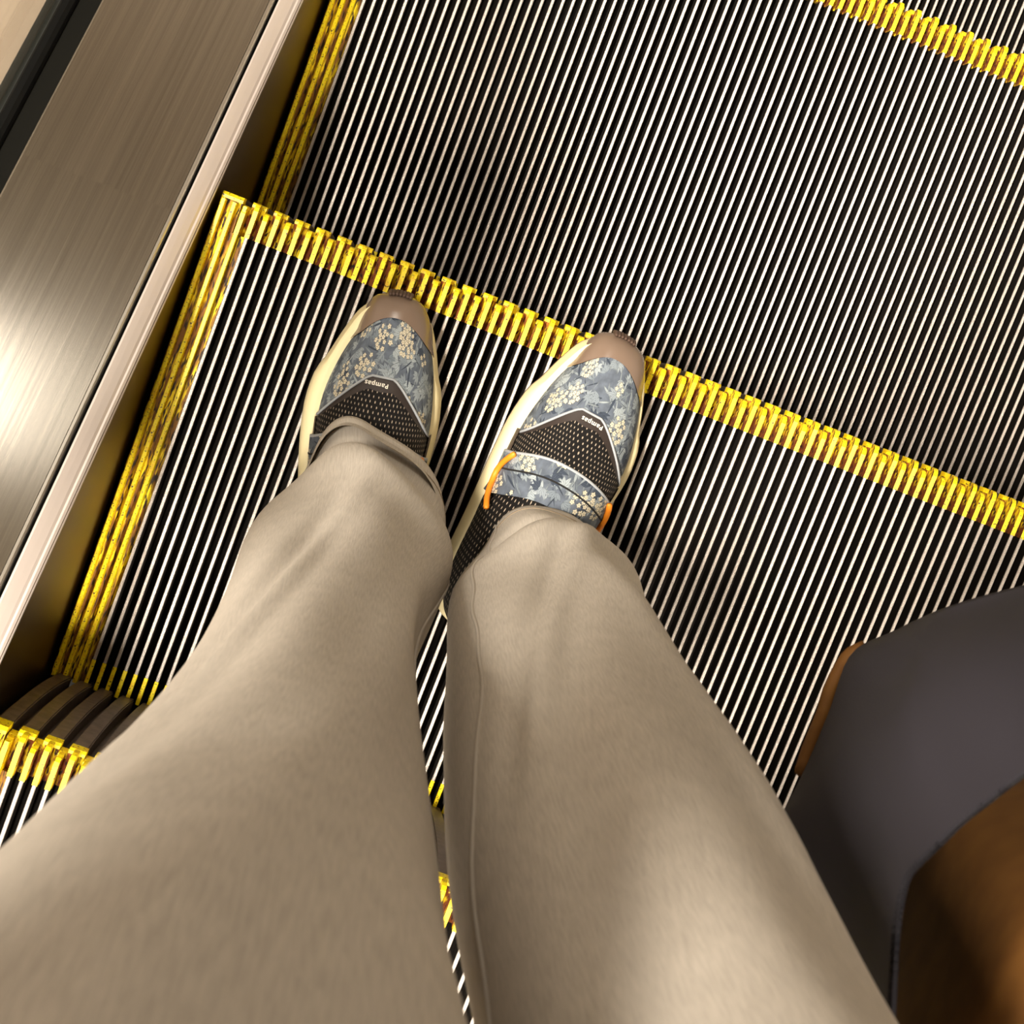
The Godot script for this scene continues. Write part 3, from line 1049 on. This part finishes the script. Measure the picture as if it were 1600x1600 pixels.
func upper_body(p: Node3D) -> void:
	var o := p.position
	var V := func(x, y, z): return Vector3(x, y, z) - o
	var cx := 0.25
	var bones := [
		[V.call(cx - 0.07, 0.93, 0.25), V.call(cx - 0.06, 1.10, 0.26), 0.105, 0.10], [V.call(cx + 0.07, 0.93, 0.25), V.call(cx + 0.06, 1.10, 0.26), 0.105, 0.10],
		[V.call(cx - 0.06, 1.10, 0.26), V.call(cx - 0.09, 1.24, 0.27), 0.10, 0.085], [V.call(cx + 0.06, 1.10, 0.26), V.call(cx + 0.09, 1.24, 0.27), 0.10, 0.085],
		[V.call(cx - 0.13, 1.28, 0.27), V.call(cx + 0.13, 1.28, 0.27), 0.062, 0.062], [V.call(cx, 1.28, 0.27), V.call(cx, 1.34, 0.26), 0.06, 0.052],
		[V.call(cx - 0.15, 1.27, 0.27), V.call(cx - 0.215, 1.06, 0.235), 0.060, 0.054], [V.call(cx - 0.215, 1.06, 0.235), V.call(cx - 0.19, 1.15, 0.06), 0.054, 0.040],
		[V.call(cx + 0.15, 1.27, 0.27), V.call(cx + 0.30, 1.04, 0.15), 0.058, 0.048], [V.call(cx + 0.30, 1.04, 0.15), V.call(cx + 0.03, 1.15, 0.055), 0.047, 0.036]]
	var top := part("sweater", commit([blob(bones, 0.016, 0.05)]), p, [M.sweater])
	tag(top, "loose knitted top")
	# head bent towards the phone
	var head := [
		[V.call(cx, 1.32, 0.26), V.call(cx, 1.40, 0.235), 0.047, 0.045],
		[V.call(cx, 1.475, 0.235), V.call(cx, 1.485, 0.20), 0.082, 0.076],
		[V.call(cx, 1.43, 0.195), V.call(cx, 1.395, 0.160), 0.060, 0.034],
		[V.call(cx, 1.455, 0.128), V.call(cx, 1.425, 0.112), 0.010, 0.013],
		[V.call(cx - 0.018, 1.395, 0.131), V.call(cx + 0.018, 1.395, 0.131), 0.008, 0.008],
		[V.call(cx - 0.078, 1.47, 0.225), V.call(cx - 0.084, 1.435, 0.215), 0.014, 0.009],
		[V.call(cx + 0.078, 1.47, 0.225), V.call(cx + 0.084, 1.435, 0.215), 0.014, 0.009]]
	# hands close on the two short ends of the phone
	var hands := []
	for s in [-1.0, 1.0]:
		var wx := 0.058 if s < 0 else 0.285
		var px := 0.058 if s < 0 else 0.264
		var ty := 1.128 if s < 0 else 1.142
		hands.append([V.call(wx, 1.15, 0.05), V.call(px - 0.004 * s * -1.0, 1.158, 0.012), 0.025, 0.021])
		for k in 4:
			var z0 := 0.022 - 0.019 * k
			var long: float = [0.032, 0.038, 0.036, 0.028][k]
			var root: Vector3 = V.call(px + 0.006 * s, 1.166, z0)
			var knuckle: Vector3 = V.call(px + 0.004 * s, 1.178, z0 - 0.002)
			var end: Vector3 = V.call(px - (long + 0.012) * s * 0.8, 1.181, z0 - 0.006)
			hands.append([root, knuckle, 0.0095, 0.0088])
			hands.append([knuckle, end, 0.0085, 0.0072])
		hands.append([V.call(px + 0.004 * s, 1.148, 0.026), V.call(px - 0.016 * s, ty, 0.022), 0.0115, 0.0095])
		hands.append([V.call(px - 0.016 * s, ty, 0.022), V.call(px - 0.036 * s, ty, 0.012), 0.0095, 0.0085])
	var skin := blob(head, 0.010, 0.022)
	var hg := blob(hands, 0.0055, 0.006)
	var base := skin.v.size()
	skin.v.append_array(hg.v)
	skin.n.append_array(hg.n)
	skin.t.append_array(hg.t)
	for k in hg.i:
		skin.i.append(k + base)
	part("body", commit([skin]), p, [M.skin])
	for s in [-1, 1]:
		part("eye", commit([tube([V.call(cx + 0.031 * s, 1.462, 0.138), V.call(cx + 0.031 * s, 1.459, 0.130)], [0.010, 0.006], 10)]), p, [M.glass_black])
	var hair := [[V.call(cx, 1.49, 0.245), V.call(cx, 1.500, 0.205), 0.088, 0.078], [V.call(cx - 0.06, 1.46, 0.25), V.call(cx - 0.07, 1.37, 0.27), 0.040, 0.03],
		[V.call(cx + 0.06, 1.46, 0.25), V.call(cx + 0.07, 1.37, 0.27), 0.040, 0.03], [V.call(cx, 1.45, 0.29), V.call(cx, 1.36, 0.31), 0.06, 0.04]]
	part("hair", commit([blob(hair, 0.012, 0.03)]), p, [M.hair])
	# the phone that takes the picture, held flat just above the lens
	var ph := thing("phone", Vector3(0.160, 1.152, -0.012), "black phone held level in both hands", "phone")
	ph.transform.basis = Basis(Vector3(0.93143877, 0.04905037, -0.36057715), Vector3(-0.09625719, 0.9887902, -0.11414244), Vector3(0.35093642, 0.14102484, 0.92571898))
	ph.transform.basis = Basis(Vector3(0.9943, 0.0968, 0.0), Vector3(-0.0963, 0.9888, -0.1141), Vector3(0.9943, 0.0968, 0.0).cross(Vector3(-0.0963, 0.9888, -0.1141))).orthonormalized()
	var g := Geo.new()
	g.box(Vector3(-0.076, 0.0, -0.036), Vector3(0.076, 0.008, 0.036))
	part("case", commit([g]), ph, [M.phone])
	var sc := Geo.new()
	sc.box(Vector3(-0.072, 0.0081, -0.033), Vector3(0.072, 0.0088, 0.033))
	part("display_glass", commit([sc]), ph, [M.glass_black])

# ------------------------------------------------------------------ bag and jacket
# a pixel of the photograph (1600 wide) at a height y gives a point of the place
func spot(px: float, py: float, y: float) -> Vector3:
	var c := Vector3(0.15923938, 1.13815016, -0.01590171)
	var d := Vector3(0.93143877, 0.04905037, -0.36057715) * ((px - 800.0) / 2466.23) + Vector3(0.35093642, 0.14102484, 0.92571898) * ((py - 800.0) / 2466.23) + Vector3(0.09625719, -0.9887902, 0.11414244)
	return c + d * ((y - c.y) / d.y)

# a closed shell: a sheet with a second skin behind it
func shell(rows: Array, thick: float, flip := false) -> Geo:
	var a := sheet(rows, false, [], flip)
	var b := sheet(rows, false, [], flip)
	var base := a.v.size()
	for k in b.v.size():
		b.v[k] -= b.n[k] * thick
		b.n[k] = -b.n[k]
	a.v.append_array(b.v)
	a.n.append_array(b.n)
	a.t.append_array(b.t)
	for k in range(0, b.i.size(), 3):
		a.i.append_array([b.i[k] + base, b.i[k + 2] + base, b.i[k + 1] + base])
	# rim
	var nr := rows.size()
	var nc: int = rows[0].size()
	var rim := []
	for c in nc: rim.append(c)
	for r in range(1, nr): rim.append(r * nc + nc - 1)
	for c in range(nc - 2, -1, -1): rim.append((nr - 1) * nc + c)
	for r in range(nr - 2, -1, -1): rim.append(r * nc)
	for k in rim.size() - 1:
		a.i.append_array([rim[k], rim[k + 1], rim[k + 1] + base, rim[k], rim[k + 1] + base, rim[k] + base])
	return a

func spline_points(pts: Array, n: int) -> Array:
	var ts := []
	for k in pts.size(): ts.append(float(k))
	var out := []
	for k in n:
		var t := (pts.size() - 1) * float(k) / (n - 1)
		var q := Vector3.ZERO
		for ax in 3:
			var vs := []
			for e in pts: vs.append(e[ax])
			q[ax] = smooth_interp(t, ts, vs)
		out.append(q)
	return out

func build_bag() -> void:
	# navy jacket: its lower, outer edge, the crown of the big fold, and the edge that lies on the bag
	var low := spline_points([spot(1760, 880, 0.42), spot(1600, 914, 0.42), spot(1480, 948, 0.42), spot(1400, 984, 0.39), spot(1330, 1022, 0.375), spot(1296, 1110, 0.375), spot(1258, 1200, 0.41), spot(1214, 1288, 0.45), spot(1200, 1326, 0.46), spot(1230, 1420, 0.49), spot(1266, 1500, 0.52), spot(1312, 1600, 0.55), spot(1360, 1700, 0.58)], 60)
	var fold := spline_points([spot(1755, 895, 0.436), spot(1600, 930, 0.436), spot(1485, 964, 0.436), spot(1436, 988, 0.44), spot(1405, 1036, 0.45), spot(1352, 1104, 0.45), spot(1288, 1196, 0.45), spot(1230, 1282, 0.465), spot(1216, 1322, 0.475), spot(1244, 1415, 0.505), spot(1280, 1495, 0.53), spot(1322, 1598, 0.56), spot(1366, 1700, 0.59)], 60)
	var mid := spline_points([spot(1760, 960, 0.52), spot(1620, 1000, 0.52), spot(1540, 1030, 0.52), spot(1470, 1070, 0.52), spot(1420, 1110, 0.525), spot(1390, 1170, 0.53), spot(1360, 1230, 0.535), spot(1340, 1290, 0.54), spot(1330, 1340, 0.55), spot(1335, 1420, 0.57), spot(1345, 1500, 0.59), spot(1360, 1600, 0.61), spot(1380, 1700, 0.63)], 60)
	var high := spline_points([spot(1760, 1090, 0.60), spot(1640, 1172, 0.60), spot(1590, 1210, 0.60), spot(1545, 1245, 0.605), spot(1500, 1280, 0.61), spot(1460, 1318, 0.615), spot(1430, 1346, 0.62), spot(1412, 1368, 0.625), spot(1402, 1400, 0.63), spot(1394, 1450, 0.635), spot(1389, 1520, 0.64), spot(1385, 1600, 0.65), spot(1382, 1700, 0.66)], 60)
	var rows := []
	var n := 20
	for r in n + 1:
		var t := float(r) / n
		var row := []
		for k in 60:
			var q := Vector3.ZERO
			for ax in 3:
				q[ax] = smooth_interp(t, [0.0, 0.15, 0.55, 1.0], [low[k][ax], fold[k][ax], mid[k][ax], high[k][ax]])
			row.append(q)
		rows.append(row)
	# the edge is rolled under, down the bag
	for r in 4:
		var row := []
		for k in 60:
			row.append(low[k] + Vector3(0.005 + 0.004 * r, -0.009 * (r + 1), 0.005 + 0.003 * r))
		rows.push_front(row)
	var origin := Vector3(0.45, 0.36, 0.12)
	for row in rows:
		for k in row.size():
			row[k] -= origin
	var j := thing("jacket", origin, "navy blue cloth jacket draped over the mustard-brown bag", "jacket")
	part("cloth", commit([shell(rows, 0.003, false)]), j, [M.navy])
	var corner := []
	for q in spline_points([spot(1352, 1010, 0.366), spot(1324, 1026, 0.364), spot(1298, 1073, 0.363), spot(1285, 1116, 0.364), spot(1264, 1168, 0.388), spot(1252, 1206, 0.403)], 20):
		corner.append(q - origin)
	part("tan_piping", commit([tube(corner, filled(20, 0.0035), 8)]), j, [M.leather])
	# the bag under it: soft leather body, its top rising towards the shoulder
	var at := Vector3(0.52, 0.34, 0.16)
	var bag := thing("shoulder_bag", at, "mustard-brown leather shoulder bag hanging at the right hip", "bag")
	var br := []
	for r in 25:
		var t := r / 24.0
		var y := lerpf(0.345, 0.655, t)
		var w := lerpf(0.066, 0.102, pow(t, 1.3))
		var d := lerpf(0.085, 0.096, t)
		var k := 1.0
		if t < 0.08: k = lerpf(0.86, 1.0, t / 0.08)
		if t > 0.90: k = 1.0 - 0.28 * pow((t - 0.90) / 0.10, 1.8)
		var row := []
		for a in 73:
			var th := TAU * a / 72
			var ex := signf(cos(th)) * pow(absf(cos(th)), 0.55)
			var ez := signf(sin(th)) * pow(absf(sin(th)), 0.55)
			var pucker := 0.003 * sin(7.0 * th + 3.0 * t) * t
			row.append(Vector3(0.526 + (w * k + pucker) * ex, y, 0.174 + (d * k + pucker) * ez) - at)
		br.append(row)
	var cap := []
	var bot := []
	for a in 73:
		cap.append(Vector3(0.526, 0.662, 0.174) - at)
		bot.append(Vector3(0.526, 0.343, 0.174) - at)
	br.push_back(cap)
	br.push_front(bot)
	part("leather_body", commit([sheet(br, true, [], true)]), bag, [M.leather])
	var strap := []
	for q in spline_points([Vector3(0.522, 0.652, 0.105), Vector3(0.495, 0.85, 0.070), Vector3(0.455, 1.03, 0.050), Vector3(0.448, 1.09, 0.046), Vector3(0.442, 1.140, 0.068), Vector3(0.4285, 1.160, 0.107), Vector3(0.415, 1.140, 0.145), Vector3(0.409, 1.088, 0.168), Vector3(0.437, 0.98, 0.188), Vector3(0.49, 0.80, 0.212), Vector3(0.512, 0.652, 0.225)], 80):
		strap.append(q - at)
	part("shoulder_strap", commit([tube(strap, filled(80, 0.007), 10)]), bag, [M.leather])
